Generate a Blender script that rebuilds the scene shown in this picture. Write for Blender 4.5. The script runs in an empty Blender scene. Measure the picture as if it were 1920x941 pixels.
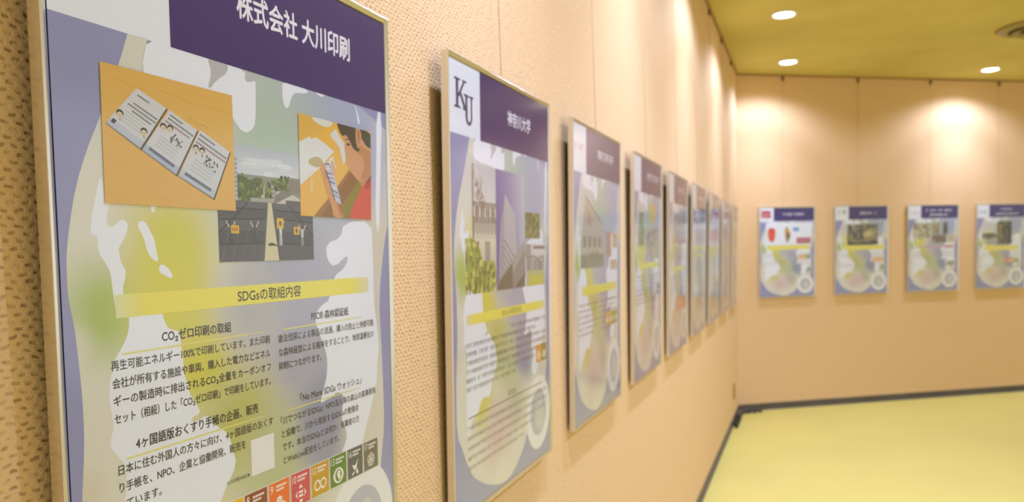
import bpy, bmesh, math, random
from mathutils import Matrix, Vector

# ------------------------------------------------------------------ camera, world, exposure
SC = bpy.context.scene
COL = SC.collection
EYE = 1.575                        # camera height
YAW, PITCH, ROLL = 0.35701, -0.064066, -0.024888
FOC = 1493.07                      # focal length for a 1920 px wide frame


def cam_vec(u, v, w):
    """camera axes (right, down, forward) -> world (x to the right of the left wall, y along it, z up)"""
    cr, sr, cp, sp = math.cos(ROLL), math.sin(ROLL), math.cos(PITCH), math.sin(PITCH)
    xc, y2 = u * cr + v * sr, -u * sr + v * cr
    yc, zc = y2 * cp - w * sp, y2 * sp + w * cp
    s, c = math.sin(YAW), math.cos(YAW)
    return Vector((xc * c - zc * s, xc * s + zc * c, -yc))


cd = bpy.data.cameras.new('camera')
cam = bpy.data.objects.new('camera', cd)
COL.objects.link(cam)
R, U, B = cam_vec(1, 0, 0), cam_vec(0, -1, 0), -cam_vec(0, 0, 1)
cam.matrix_world = Matrix(((R.x, U.x, B.x, 0), (R.y, U.y, B.y, 0), (R.z, U.z, B.z, EYE), (0, 0, 0, 1)))
cd.sensor_width = 36.0
cd.lens = 36.0 * FOC / 1920.0
cd.shift_y = (569.43 - 470.5) / 1920.0
cd.clip_start = 0.02
cd.dof.use_dof = True
cd.dof.focus_distance = 0.80
cd.dof.aperture_fstop = 6.5
SC.camera = cam

w = bpy.data.worlds.new('world')
SC.world = w
w.use_nodes = True
w.node_tree.nodes['Background'].inputs[0].default_value = (1.0, 0.96, 0.80, 1)
w.node_tree.nodes['Background'].inputs[1].default_value = 0.75

SC.view_settings.view_transform = 'Standard'
SC.view_settings.look = 'None'
SC.view_settings.gamma = 1.0
SC.view_settings.use_curve_mapping = False
SC.view_settings.exposure = 0.43
LAMP_W = 29.0
FILL_ROW_W = 38.0                    # unseen fill row further from the wall, added to brighten the posters
BEAM_W = 48.0                     # the tighter pool each downlight throws straight down
LAMP_COL = (0.85, 1.0, 1.66)

# ------------------------------------------------------------------ helpers
rnd = random.Random(7)


def lin(h):
    h = h.lstrip('#')
    o = []
    for i in (0, 2, 4):
        c = int(h[i:i + 2], 16) / 255.0
        o.append(c / 12.92 if c <= 0.04045 else ((c + 0.055) / 1.055) ** 2.4)
    return tuple(o) + (1.0,)


def new_mat(name):
    m = bpy.data.materials.new(name)
    m.use_nodes = True
    nt = m.node_tree
    return m, nt, nt.nodes['Principled BSDF']


INKS = {}


def ink(h):
    if h not in INKS:
        m, nt, p = new_mat('ink_' + h)
        p.inputs['Base Color'].default_value = lin(h)
        p.inputs['Roughness'].default_value = 0.5
        p.inputs['Specular IOR Level'].default_value = 0.2
        INKS[h] = m
    return INKS[h]


def plain(name, h, rough=0.5, metal=0.0, spec=0.5):
    m, nt, p = new_mat(name)
    p.inputs['Base Color'].default_value = lin(h)
    p.inputs['Roughness'].default_value = rough
    p.inputs['Metallic'].default_value = metal
    p.inputs['Specular IOR Level'].default_value = spec
    return m


def N(nt, kind, **kw):
    n = nt.nodes.new(kind)
    for k, v in kw.items():
        setattr(n, k, v)
    return n


def L(nt, a, b):
    nt.links.new(a, b)


def math_node(nt, op, a, b=None, c=None):
    n = N(nt, 'ShaderNodeMath', operation=op)
    for i, x in enumerate((a, b, c)):
        if x is None:
            continue
        if isinstance(x, (int, float)):
            n.inputs[i].default_value = x
        else:
            L(nt, x, n.inputs[i])
    return n.outputs[0]


def obj(name, verts, faces, mats, parent=None, face_mats=None, smooth=False):
    me = bpy.data.meshes.new(name)
    me.from_pydata([tuple(v) for v in verts], [], faces)
    for m in (mats if isinstance(mats, (list, tuple)) else [mats]):
        me.materials.append(m)
    if face_mats:
        for p, i in zip(me.polygons, face_mats):
            p.material_index = i
    if smooth:
        for p in me.polygons:
            p.use_smooth = True
    me.update()
    o = bpy.data.objects.new(name, me)
    COL.objects.link(o)
    if parent:
        o.parent = parent
    return o


def tag(o, label, cat, group=None):
    o['label'] = label
    o['category'] = cat
    if group:
        o['group'] = group
    return o


def thing(name, loc, rot, label, cat, group=None):
    o = bpy.data.objects.new(name, None)
    o.empty_display_size = 0.1
    COL.objects.link(o)
    o.location = loc
    o.rotation_euler = rot
    return tag(o, label, cat, group)


def box_vf(x0, x1, y0, y1, z0, z1):
    v = [(x0, y0, z0), (x1, y0, z0), (x1, y1, z0), (x0, y1, z0), (x0, y0, z1), (x1, y0, z1), (x1, y1, z1), (x0, y1, z1)]
    f = [(0, 3, 2, 1), (4, 5, 6, 7), (0, 1, 5, 4), (1, 2, 6, 5), (2, 3, 7, 6), (3, 0, 4, 7)]
    return v, f


def lathe(profile, n=32, closed=False):
    """profile of (radius, z); revolves about z"""
    v, f = [], []
    for r, z in profile:
        for i in range(n):
            a = 2 * math.pi * i / n
            v.append((r * math.cos(a), r * math.sin(a), z))
    m = len(profile)
    for j in range(m if closed else m - 1):
        k = (j + 1) % m
        for i in range(n):
            i2 = (i + 1) % n
            f.append((j * n + i, j * n + i2, k * n + i2, k * n + i))
    return v, f


def tube(pts, r, n=8):
    v, f = [], []
    P = [Vector(p) for p in pts]
    for i, p in enumerate(P):
        d = (P[min(i + 1, len(P) - 1)] - P[max(i - 1, 0)]).normalized()
        a = d.orthogonal().normalized() if abs(d.z) > 0.9 else Vector((0, 0, 1)).cross(d).normalized()
        b = d.cross(a)
        for k in range(n):
            t = 2 * math.pi * k / n
            v.append(tuple(p + a * (r * math.cos(t)) + b * (r * math.sin(t))))
    for i in range(len(P) - 1):
        for k in range(n):
            k2 = (k + 1) % n
            f.append((i * n + k, i * n + k2, (i + 1) * n + k2, (i + 1) * n + k))
    f.append(tuple(range(n))[::-1])
    f.append(tuple((len(P) - 1) * n + k for k in range(n)))
    return v, f


def structure(o):
    o['kind'] = 'structure'
    return o


# ------------------------------------------------------------------ surface materials
def wall_material():
    m, nt, p = new_mat('woven_wall_cloth')
    tc = N(nt, 'ShaderNodeTexCoord')
    nz = N(nt, 'ShaderNodeTexNoise')
    nz.inputs['Scale'].default_value = 55.0
    nz.inputs['Detail'].default_value = 2.0
    L(nt, tc.outputs['Object'], nz.inputs['Vector'])
    sub = N(nt, 'ShaderNodeVectorMath', operation='SUBTRACT')
    L(nt, nz.outputs['Color'], sub.inputs[0])
    sub.inputs[1].default_value = (0.5, 0.5, 0.5)
    sc = N(nt, 'ShaderNodeVectorMath', operation='SCALE')
    L(nt, sub.outputs[0], sc.inputs[0])
    sc.inputs['Scale'].default_value = 0.009
    add = N(nt, 'ShaderNodeVectorMath', operation='ADD')
    L(nt, tc.outputs['Object'], add.inputs[0])
    L(nt, sc.outputs[0], add.inputs[1])
    sep = N(nt, 'ShaderNodeSeparateXYZ')
    L(nt, add.outputs[0], sep.inputs[0])
    X, Z = sep.outputs['X'], sep.outputs['Z']
    WX, WZ = 0.0132, 0.0134
    cx = math_node(nt, 'COSINE', math_node(nt, 'MULTIPLY', X, 2 * math.pi / WX))
    cz = math_node(nt, 'COSINE', math_node(nt, 'MULTIPLY', Z, 2 * math.pi / WZ))
    c2z = math_node(nt, 'COSINE', math_node(nt, 'MULTIPLY', Z, 4 * math.pi / WZ))
    pr = math_node(nt, 'MULTIPLY', cx, cz)             # +1 over the gaps, in staggered rows
    row = N(nt, 'ShaderNodeMapRange', interpolation_type='SMOOTHSTEP')      # narrow row lines
    L(nt, c2z, row.inputs['Value'])
    row.inputs['From Min'].default_value = 0.0
    row.inputs['From Max'].default_value = 1.0
    dash = N(nt, 'ShaderNodeMapRange', interpolation_type='SMOOTHSTEP')     # long in the row, broken between yarns
    L(nt, pr, dash.inputs['Value'])
    dash.inputs['From Min'].default_value = -0.7
    dash.inputs['From Max'].default_value = 0.6
    n2 = N(nt, 'ShaderNodeTexNoise')
    n2.inputs['Scale'].default_value = 75.0
    n2.inputs['Detail'].default_value = 3.0
    L(nt, tc.outputs['Object'], n2.inputs['Vector'])
    vary = N(nt, 'ShaderNodeMapRange')
    L(nt, n2.outputs['Fac'], vary.inputs['Value'])
    vary.inputs['From Min'].default_value = 0.34
    vary.inputs['From Max'].default_value = 0.66
    vary.inputs['To Min'].default_value = 0.12
    vary.inputs['To Max'].default_value = 1.0
    pit2 = math_node(nt, 'MULTIPLY', math_node(nt, 'MULTIPLY', row.outputs[0], dash.outputs[0]), vary.outputs[0])
    fine = N(nt, 'ShaderNodeTexNoise')
    fine.inputs['Scale'].default_value = 420.0
    fine.inputs['Detail'].default_value = 3.0
    L(nt, tc.outputs['Object'], fine.inputs['Vector'])
    yarn = math_node(nt, 'MULTIPLY', pr, -0.16)        # each yarn bulges where it passes over
    hgt = math_node(nt, 'ADD', math_node(nt, 'SUBTRACT', math_node(nt, 'MULTIPLY', fine.outputs['Fac'], 0.45), pit2), yarn)
    bump = N(nt, 'ShaderNodeBump')
    bump.inputs['Strength'].default_value = 0.75
    bump.inputs['Distance'].default_value = 0.002
    L(nt, hgt, bump.inputs['Height'])
    L(nt, bump.outputs[0], p.inputs['Normal'])
    # yarn colour, mixed towards dark brown in the gaps of the weave
    mix = N(nt, 'ShaderNodeMix', data_type='RGBA')
    L(nt, math_node(nt, 'MULTIPLY', pit2, 0.52), mix.inputs[0])
    mix.inputs[6].default_value = lin(WALL_HEX)
    mix.inputs[7].default_value = lin('5f3210')
    L(nt, mix.outputs[2], p.inputs['Base Color'])
    p.inputs['Roughness'].default_value = 0.75
    p.inputs['Specular IOR Level'].default_value = 0.25
    return m


def mottled(name, h1, h2, scale, rough, bumpd=0.0, bscale=300.0, spec=0.3):
    m, nt, p = new_mat(name)
    tc = N(nt, 'ShaderNodeTexCoord')
    nz = N(nt, 'ShaderNodeTexNoise')
    nz.inputs['Scale'].default_value = scale
    nz.inputs['Detail'].default_value = 4.0
    L(nt, tc.outputs['Object'], nz.inputs['Vector'])
    mr = N(nt, 'ShaderNodeMapRange')
    L(nt, nz.outputs['Fac'], mr.inputs['Value'])
    mr.inputs['From Min'].default_value = 0.35
    mr.inputs['From Max'].default_value = 0.68
    mix = N(nt, 'ShaderNodeMix', data_type='RGBA')
    L(nt, mr.outputs[0], mix.inputs[0])
    mix.inputs[6].default_value = lin(h1)
    mix.inputs[7].default_value = lin(h2)
    L(nt, mix.outputs[2], p.inputs['Base Color'])
    p.inputs['Roughness'].default_value = rough
    p.inputs['Specular IOR Level'].default_value = spec
    if bumpd:
        n2 = N(nt, 'ShaderNodeTexNoise')
        n2.inputs['Scale'].default_value = bscale
        L(nt, tc.outputs['Object'], n2.inputs['Vector'])
        b = N(nt, 'ShaderNodeBump')
        b.inputs['Distance'].default_value = bumpd
        b.inputs['Strength'].default_value = 0.6
        L(nt, n2.outputs['Fac'], b.inputs['Height'])
        L(nt, b.outputs[0], p.inputs['Normal'])
    return m


WALL_HEX = 'e2be8b'
M_WALL = wall_material()
M_FLOOR = mottled('yellow_green_flooring', 'd2c264', 'ccbc61', 1.2, 0.55, 0.0008, 260, 0.35)
M_CEIL = mottled('cream_painted_ceiling', 'd6c876', 'cabb6a', 1.6, 0.85, 0.001, 120, 0.2)
M_BASE = mottled('grey_vinyl_skirting', '5d564b', '524b42', 6.0, 0.5)
M_RAIL = plain('painted_picture_rail', 'a37f45', 0.6)
M_ALU = plain('brushed_aluminium', 'e4e4e2', 0.24, 1.0)
M_WIRE = plain('steel_wire', '8d8270', 0.45, 0.8)
M_HOOK = plain('bronze_hook_metal', '7d5c2c', 0.45, 0.5)
M_BACK = plain('hardboard_gap_shadow', '2f2d2d', 0.8)  # dark tone stands in for shadow in the gap round each sheet
M_WHITE = plain('white_enamel', 'f0efe9', 0.35)
M_OUTLET = plain('beige_outlet_plastic', 'a07c3a', 0.45)
M_DARK = plain('dark_slot', '1d1a15', 0.6)
M_BLACK = plain('black_cable_rubber', '1c1c1a', 0.5)
M_VENT = plain('painted_vent_metal', '9c8c4a', 0.5)

# ------------------------------------------------------------------ the room
TILT = 0.0130306
PLANE = 0.605289                   # camera to the foot of the poster fronts on the left wall
GAP = 0.024
XL = -(PLANE + GAP)                # face of the left wall
CEIL = 3.19
ANG = 1.0015149                    # direction of the back wall in (along, right)
CA, SA = math.cos(ANG), math.sin(ANG)
YC = 7.8284                        # room corner, along the left wall
RZB = math.pi / 2 - ANG            # rotation of things on the back wall


def slab(name, x0, x1, y0, y1, z0, z1, mat, loc=(0, 0, 0), rz=0.0):
    o = obj(name, *box_vf(x0, x1, y0, y1, z0, z1), mat)
    o.location = loc
    o.rotation_euler = (0, 0, rz)
    return structure(o)


BACK_LEN = 8.5
corner = (XL, YC, 0)
bend = corner[0] + BACK_LEN * SA, corner[1] + BACK_LEN * CA
slab('wall_left', 0, YC + 2.2, 0, 0.12, 0, CEIL, M_WALL, (XL, -2.2, 0), math.pi / 2)
slab('wall_back', 0, BACK_LEN, 0, 0.12, 0, CEIL, M_WALL, corner, RZB)


def floor_plate(name, z0, z1, mat):
    e = 0.10
    pts = [(XL - e, -2.2), (bend[0] + 0.1, -2.2), (bend[0] + 0.1, bend[1] + e), (bend[0] - 0.05, bend[1] + 0.1), (XL - e, YC + 0.08)]
    n = len(pts)
    v = [(x, y, z0) for x, y in pts] + [(x, y, z1) for x, y in pts]
    f = [tuple(range(n))[::-1], tuple(range(n, 2 * n))] + [(i, (i + 1) % n, n + (i + 1) % n, n + i) for i in range(n)]
    return structure(obj(name, v, f, mat))


floor_plate('floor', -0.1, 0.0, M_FLOOR)
floor_plate('ceiling', CEIL, CEIL + 0.1, M_CEIL)


def profile_strip(name, prof, length, mat, loc, rz):
    """extrude a (y, z) profile along local x"""
    n = len(prof)
    v = [(0, y, z) for y, z in prof] + [(length, y, z) for y, z in prof]
    f = [tuple(range(n)), tuple(range(n, 2 * n))[::-1]] + [(i, n + i, n + (i + 1) % n, (i + 1) % n) for i in range(n)]
    o = obj(name, v, f, mat)
    o.location = loc
    o.rotation_euler = (0, 0, rz)
    return structure(o)


SKIRT = [(0, 0), (-0.012, 0), (-0.012, 0.006), (-0.006, 0.012), (-0.005, 0.060), (-0.003, 0.065), (0, 0.065)]
profile_strip('baseboard_left', SKIRT, YC + 2.2, M_BASE, (XL, -2.2, 0), math.pi / 2)
profile_strip('baseboard_back', SKIRT, BACK_LEN, M_BASE, corner, RZB)
RAIL = [(0, CEIL), (0, CEIL - 0.016), (-0.008, CEIL - 0.016), (-0.008, CEIL - 0.006), (-0.014, CEIL - 0.006), (-0.014, CEIL)]
profile_strip('trim_1', RAIL, YC + 2.2, M_RAIL, (XL, -2.2, 0), math.pi / 2)
profile_strip('trim_2', RAIL, BACK_LEN, M_RAIL, corner, RZB)


# ------------------------------------------------------------------ recessed downlights
M_GLOW, _nt, _p = new_mat('lit_lamp_lens')
_p.inputs['Base Color'].default_value = (1, 1, 1, 1)
_p.inputs['Emission Color'].default_value = (1.0, 0.97, 0.93, 1)
_p.inputs['Emission Strength'].default_value = 14.0


def downlight(y, x, label, watts=None):
    t = thing('recessed_downlight', (x, y, CEIL), (0, 0, 0), label, 'ceiling light', 'recessed ceiling downlights')
    v, f = lathe([(0.068, 0.0), (0.088, 0.0), (0.088, -0.004), (0.083, -0.008), (0.072, -0.008), (0.067, -0.004), (0.065, 0.0)], 40, True)
    obj('trim_ring', v, f, M_WHITE, t, smooth=True)
    v, f = lathe([(0.0675, -0.0015), (0.055, -0.005), (0.038, -0.010), (0.020, -0.013), (0.0005, -0.014)], 40)
    obj('lens', v, f, M_GLOW, t, smooth=True)
    ld = bpy.data.lights.new('downlight_beam', 'SPOT')
    ld.energy = watts or LAMP_W
    ld.color = LAMP_COL
    ld.spot_size = math.radians(149)
    ld.spot_blend = 0.5
    ld.shadow_soft_size = 0.035
    ln = bpy.data.lights.new('downlight_pool', 'SPOT')
    ln.energy = BEAM_W
    ln.color = LAMP_COL
    ln.spot_size = math.radians(92)
    ln.spot_blend = 1.0
    ln.shadow_soft_size = 0.035
    for dat in (ld, ln):
        lo = bpy.data.objects.new(dat.name, dat)
        COL.objects.link(lo)
        lo.parent = t
        lo.location = (0, 0, -0.04)
    return t


downlight(7.548, -0.164, 'glowing round downlight in the ceiling nearest the corner of the two walls')
downlight(6.009, -0.158, 'glowing round downlight at the top of the photo, over the row of left posters')
downlight(8.758, 1.614, 'glowing round downlight at the right, above the back wall posters')
OFF = ['third', 'fourth', 'fifth', 'sixth']
for k in range(3):
    downlight(4.428 - 1.525 * k, -0.16, 'round downlight along the left wall, %s from the room corner' % OFF[k])
for k in range(2):
    downlight(8.677 + 1.15 * (k + 1), 1.599 + 1.79 * (k + 1), 'round downlight along the back wall, %s from the room corner' % OFF[k])

for k in range(3):  # added fill lamps, out of view, lifting the poster faces
    downlight(4.75 - 1.525 * k, 1.25, 'added fill downlight in the ceiling out of view, %s from the room corner' % ['first', 'second', 'third'][k], FILL_ROW_W)

# ------------------------------------------------------------------ ceiling diffuser
t = thing('ceiling_air_vent', (1.66, 7.19, CEIL), (0, 0, 0), 'round ringed air vent on the ceiling at the right edge', 'air vent')
v, f = lathe([(0.215, 0.0), (0.29, 0.0), (0.30, -0.004), (0.285, -0.016), (0.23, -0.030), (0.215, -0.024)], 48, True)
obj('outer_ring', v, f, M_VENT, t, smooth=True)
v, f = lathe([(0.135, -0.012), (0.20, -0.036), (0.19, -0.044), (0.125, -0.020)], 48, True)
obj('inner_ring', v, f, M_VENT, t, smooth=True)
v, f = lathe([(0.001, -0.030), (0.10, -0.050), (0.115, -0.044), (0.06, -0.022), (0.001, -0.014)], 48)
obj('centre_cone', v, f, M_VENT, t, smooth=True)
v, f = lathe([(0.001, -0.001), (0.214, -0.001), (0.214, -0.006), (0.001, -0.006)], 48)
obj('dark_throat', v, f, M_DARK, t)
for k in range(3):
    a = k * 2 * math.pi / 3 + 0.4
    v, f = tube([(0.05 * math.cos(a), 0.05 * math.sin(a), -0.012), (0.22 * math.cos(a), 0.22 * math.sin(a), -0.014)], 0.005)
    obj('spoke', v, f, M_VENT, t)

# ------------------------------------------------------------------ prints: flat ink on a sheet
PW, PH = 0.5889, 0.861             # frame outside size
SHEET_Y = 0.0034
STEP = 0.00003


def clip_poly(P, W):
    """Sutherland-Hodgman: P against convex window W (both lists of (a, h))"""
    area = sum(W[i][0] * W[(i + 1) % len(W)][1] - W[(i + 1) % len(W)][0] * W[i][1] for i in range(len(W)))
    if area < 0:
        W = W[::-1]
    out = list(P)
    for i in range(len(W)):
        a, b = W[i], W[(i + 1) % len(W)]
        inp, out = out, []
        if not inp:
            return []
        side = lambda p: (b[0] - a[0]) * (p[1] - a[1]) - (b[1] - a[1]) * (p[0] - a[0])
        for j in range(len(inp)):
            c, d = inp[j], inp[(j + 1) % len(inp)]
            sc_, sd = side(c), side(d)
            if sc_ >= 0:
                out.append(c)
            if (sc_ > 0 and sd < 0) or (sc_ < 0 and sd > 0):
                k = sc_ / (sc_ - sd)
                out.append((c[0] + (d[0] - c[0]) * k, c[1] + (d[1] - c[1]) * k))
    return out


def rounded(P, n=2, closed=True):
    for _ in range(n):
        Q = []
        m = len(P)
        for i in range(m if closed else m - 1):
            a, b = P[i], P[(i + 1) % m]
            Q.append((a[0] * .75 + b[0] * .25, a[1] * .75 + b[1] * .25))
            Q.append((a[0] * .25 + b[0] * .75, a[1] * .25 + b[1] * .75))
        P = Q
    return P


def rect(a0, h0, a1, h1):
    return [(a0, h0), (a1, h0), (a1, h1), (a0, h1)]


def ell(a, h, ra, rh, n=20, rot=0.0):
    o = []
    for i in range(n):
        t = 2 * math.pi * i / n
        x, y = ra * math.cos(t), rh * math.sin(t)
        o.append((a + x * math.cos(rot) - y * math.sin(rot), h + x * math.sin(rot) + y * math.cos(rot)))
    return o


def bar(p, q_, wdt):
    dx, dy = q_[0] - p[0], q_[1] - p[1]
    n = math.hypot(dx, dy) or 1
    x, y = -dy / n * wdt / 2, dx / n * wdt / 2
    return [(p[0] + x, p[1] + y), (q_[0] + x, q_[1] + y), (q_[0] - x, q_[1] - y), (p[0] - x, p[1] - y)]


def star_ring(a, h, ro, ri, n=24):
    """ring as quads"""
    out = []
    for i in range(n):
        t0, t1 = 2 * math.pi * i / n, 2 * math.pi * (i + 1) / n
        out.append([(a + ro * math.cos(t0), h + ro * math.sin(t0)), (a + ro * math.cos(t1), h + ro * math.sin(t1)),
                    (a + ri * math.cos(t1), h + ri * math.sin(t1)), (a + ri * math.cos(t0), h + ri * math.sin(t0))])
    return out


SHIFT = [0.0]                      # where the print sits on its sheet, in mm along it
WIN = rect(9.2, 9.2, 579.7, 851.8)


class Print:
    """flat inked shapes in millimetres from the frame's top-left corner"""

    def __init__(self, base=0, window=None):
        self.V, self.F, self.M, self.mats, self.base, self.k, self.window = [], [], [], [], base, 0, window

    def mi(self, m):
        if isinstance(m, str):
            m = ink(m)
        if m not in self.mats:
            self.mats.append(m)
        return self.mats.index(m)

    def add(self, P, m, step=None, window=None):
        win = window or self.window
        if win and win is not WIN:
            P = clip_poly(P, win)
        P = [(a + SHIFT[0], h) for a, h in P]
        P = clip_poly(P, WIN)
        if len(P) < 3:
            return
        if step is None:
            self.k += 1
            step = self.k
        y = SHEET_Y - (self.base + step) * STEP
        i0 = len(self.V)
        self.V += [((a - PW * 500) / 1000, y, PH - h / 1000) for a, h in P]
        idx = list(range(i0, len(self.V)))
        area = sum(P[i][0] * P[(i + 1) % len(P)][1] - P[(i + 1) % len(P)][0] * P[i][1] for i in range(len(P)))
        # (a right, h down): clockwise in that frame faces the viewer
        self.F.append(tuple(idx if area < 0 else idx[::-1]))
        self.M.append(self.mi(m))

    def mesh(self, M, m, step):
        """append an outlined text mesh given as (points, faces)"""
        y = SHEET_Y - (self.base + step) * STEP
        i0 = len(self.V)
        self.V += [((a + SHIFT[0] - PW * 500) / 1000, y, PH - h / 1000) for a, h in M[0]]
        self.F += [tuple(i0 + i for i in fc) for fc in M[1]]
        self.M += [self.mi(m)] * len(M[1])

    def build(self, name, parent):
        return obj(name, self.V, self.F, self.mats, parent, self.M)


def letters(s, a0, a1, h_bottom, em, weight=0.0):
    """lettering as flat faces: spans a0..a1, standing on h_bottom"""
    c = bpy.data.curves.new('lettering', 'FONT')
    c.body = s
    c.size = 1.0
    c.resolution_u = 3
    o = bpy.data.objects.new('lettering', c)
    COL.objects.link(o)
    dg = bpy.context.evaluated_depsgraph_get()
    me = bpy.data.meshes.new_from_object(o.evaluated_get(dg))
    xs = [v.co.x for v in me.vertices]
    x0, x1 = min(xs), max(xs)
    sx = (a1 - a0) / (x1 - x0)
    pts = [(a0 + (v.co.x - x0) * sx, h_bottom - (v.co.y + 0.12) * em) for v in me.vertices]
    fcs = [tuple(p.vertices) for p in me.polygons]
    bpy.data.objects.remove(o)
    bpy.data.meshes.remove(me)
    bpy.data.curves.remove(c)
    return pts, fcs


def greeked(pr, a0, a1, h, size, m, step, slope=0.0):
    """unreadably small lines of type: blots of ink where the characters are"""
    a = a0
    while a < a1 - size * .5:
        if rnd.random() > 0.06:
            hh = h + slope * (a - a0)
            wd = size * rnd.uniform(.5, .82)
            pr.add(rect(a, hh - size * rnd.uniform(.75, .95), a + wd * .25, hh), m, step)
            pr.add(rect(a, hh - size * .9, a + wd, hh - size * .72), m, step)
            if rnd.random() > .35:
                pr.add(rect(a, hh - size * .5, a + wd, hh - size * .34), m, step)
            if rnd.random() > .5:
                pr.add(rect(a + wd * .7, hh - size * .8, a + wd * .95, hh), m, step)
        a += size * .98


# ---- the map artwork every poster is printed on
def map_ink():
    m, nt, p = new_mat('map_gradient_ink')
    tc = N(nt, 'ShaderNodeTexCoord')
    col = None
    base = lin('d9d6c8')
    blobs = [(440, 190, 260, 'a3abc4', .2), (300, 230, 190, 'adbfae', .1), (130, 190, 130, 'c9c9c4', .2),
             (400, 460, 190, 'aaaaba', .35), (330, 360, 120, 'a9aabb', .2), (55, 400, 75, 'a8bb62', .1), (140, 340, 95, 'cfc952', .15),
             (135, 390, 90, 'd3cd4e', .2), (175, 460, 85, 'd2cb56', .2), (260, 410, 95, 'b4b3b3', .1), (235, 545, 105, 'bdbb6c', .2),
             (300, 600, 110, 'b9bf92', .2), (410, 590, 95, 'a1a4b0', .3), (150, 655, 85, 'd0ca68', .2), (330, 690, 90, 'b9b6a4', .2),
             (230, 735, 125, 'd3bbb8', .2), (405, 575, 90, '9396ac', .3), (500, 610, 90, 'd6d0c0', .2), (16, 430, 34, 'd4d0bd', .1), (25, 560, 34, 'd4cbb8', .1),
             (545, 330, 80, 'd0cbbb', .2), (250, 835, 90, 'dcd7cb', .1), (60, 800, 90, 'd8d4c8', .1)]
    for a, h, r, hx, core in blobs:
        d = N(nt, 'ShaderNodeVectorMath', operation='DISTANCE')
        L(nt, tc.outputs['Object'], d.inputs[0])
        d.inputs[1].default_value = ((a - PW * 500) / 1000, SHEET_Y, PH - h / 1000)
        mr = N(nt, 'ShaderNodeMapRange', interpolation_type='SMOOTHSTEP')
        L(nt, d.outputs['Value'], mr.inputs['Value'])
        mr.inputs['From Min'].default_value = r * core / 1000
        mr.inputs['From Max'].default_value = r / 1000
        mr.inputs['To Min'].default_value = 1.0
        mr.inputs['To Max'].default_value = 0.0
        mx = N(nt, 'ShaderNodeMix', data_type='RGBA')
        L(nt, mr.outputs[0], mx.inputs[0])
        if col is None:
            mx.inputs[6].default_value = base
        else:
            L(nt, col, mx.inputs[6])
        mx.inputs[7].default_value = lin(hx)
        col = mx.outputs[2]
    L(nt, col, p.inputs['Base Color'])
    p.inputs['Roughness'].default_value = 0.5
    p.inputs['Specular IOR Level'].default_value = 0.2
    return m


M_MAP = map_ink()
PAPER, LAV, CREAM, PURPLE, TYPE = 'e5e9f1', '9093bb', 'd6d3c6', '32186b', '34323c'

LAND_WEST = [(56, 299), (53, 272), (45, 296), (38, 323), (40, 330), (46, 330), (45, 344), (55, 358), (58, 363), (60, 384), (63, 406), (77, 404), (70, 381), (77, 364), (70, 354), (69, 344), (68, 342), (78, 329), (81, 319), (76, 314), (69, 317), (63, 322), (57, 321), (56, 315), (61, 298)]
ISLES = [[(94, 316), (101, 315), (107, 324), (113, 334), (114, 344), (117, 354), (113, 355), (105, 349), (102, 342), (98, 329), (92, 321)],
         [(109, 300), (118, 299), (111, 309)], [(120, 356), (132, 364), (135, 372), (128, 371), (115, 364)],
         [(325, 138), (380, 141), (374, 147), (351, 149), (342, 156), (336, 171), (328, 171), (324, 159)],
         [(388, 138), (416, 139), (412, 145), (400, 144)], [(488, 140), (495, 148), (504, 166), (497, 168), (494, 152)]]
LAND_MID = [(118, 405), (120, 411), (124, 420), (130, 424), (138, 425), (141, 431), (142, 440), (144, 453), (145, 469), (148, 480), (152, 494), (160, 505), (167, 516), (154, 518), (152, 522), (160, 524), (173, 520), (181, 524), (192, 537), (200, 541), (209, 550), (214, 566), (220, 585), (199, 609), (184, 630), (179, 651), (143, 644), (125, 655), (116, 670), (82, 680), (77, 698), (64, 715), (58, 674), (58, 620), (63, 579), (65, 568), (66, 554), (64, 543), (58, 536), (51, 528), (49, 522), (51, 515), (54, 507), (53, 499), (50, 478), (52, 465), (55, 454), (60, 442), (68, 434), (74, 424), (77, 415), (77, 404)]
LAND_EAST = [(527, 303), (454, 307), (445, 329), (410, 336), (410, 358), (428, 369), (464, 350), (457, 368), (423, 382), (414, 412), (400, 416), (388, 422), (382, 428), (380, 438), (386, 451), (394, 465), (402, 480), (405, 492), (403, 513), (396, 526), (387, 543), (389, 547), (405, 544), (413, 544), (425, 539), (438, 542), (443, 552), (437, 567), (436, 578), (444, 591), (449, 605), (443, 615), (434, 624), (445, 643), (470, 650), (488, 623), (497, 608), (528, 553), (534, 538), (536, 512), (542, 494), (541, 475), (536, 451), (530, 420), (530, 347)]
NORTH = [(114, 139), (150, 139), (275, 139), (273, 189), (269, 205), (250, 213), (233, 198), (220, 185), (120, 182), (104, 169)]
INLETS = [[(195, 138), (228, 138), (227, 150), (208, 162), (199, 172), (195, 171), (202, 155)], [(254, 149), (263, 139), (282, 138), (282, 145), (260, 155)]]
BULB_L = [(91, 138), (78, 172), (55, 222), (38, 255), (25, 288), (17, 321), (13, 344), (12, 357), (12, 385), (17, 408), (21, 460), (22, 489), (21, 522), (16, 565), (12, 620), (14, 694), (36, 724), (70, 776), (103, 801), (164, 829), (250, 850), (313, 841), (381, 800), (400, 772)]
BULB_R = [(532, 723), (541, 660), (553, 613), (552, 548), (549, 483), (545, 418), (561, 347), (578, 300), (620, 300), (620, 138)]

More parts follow.
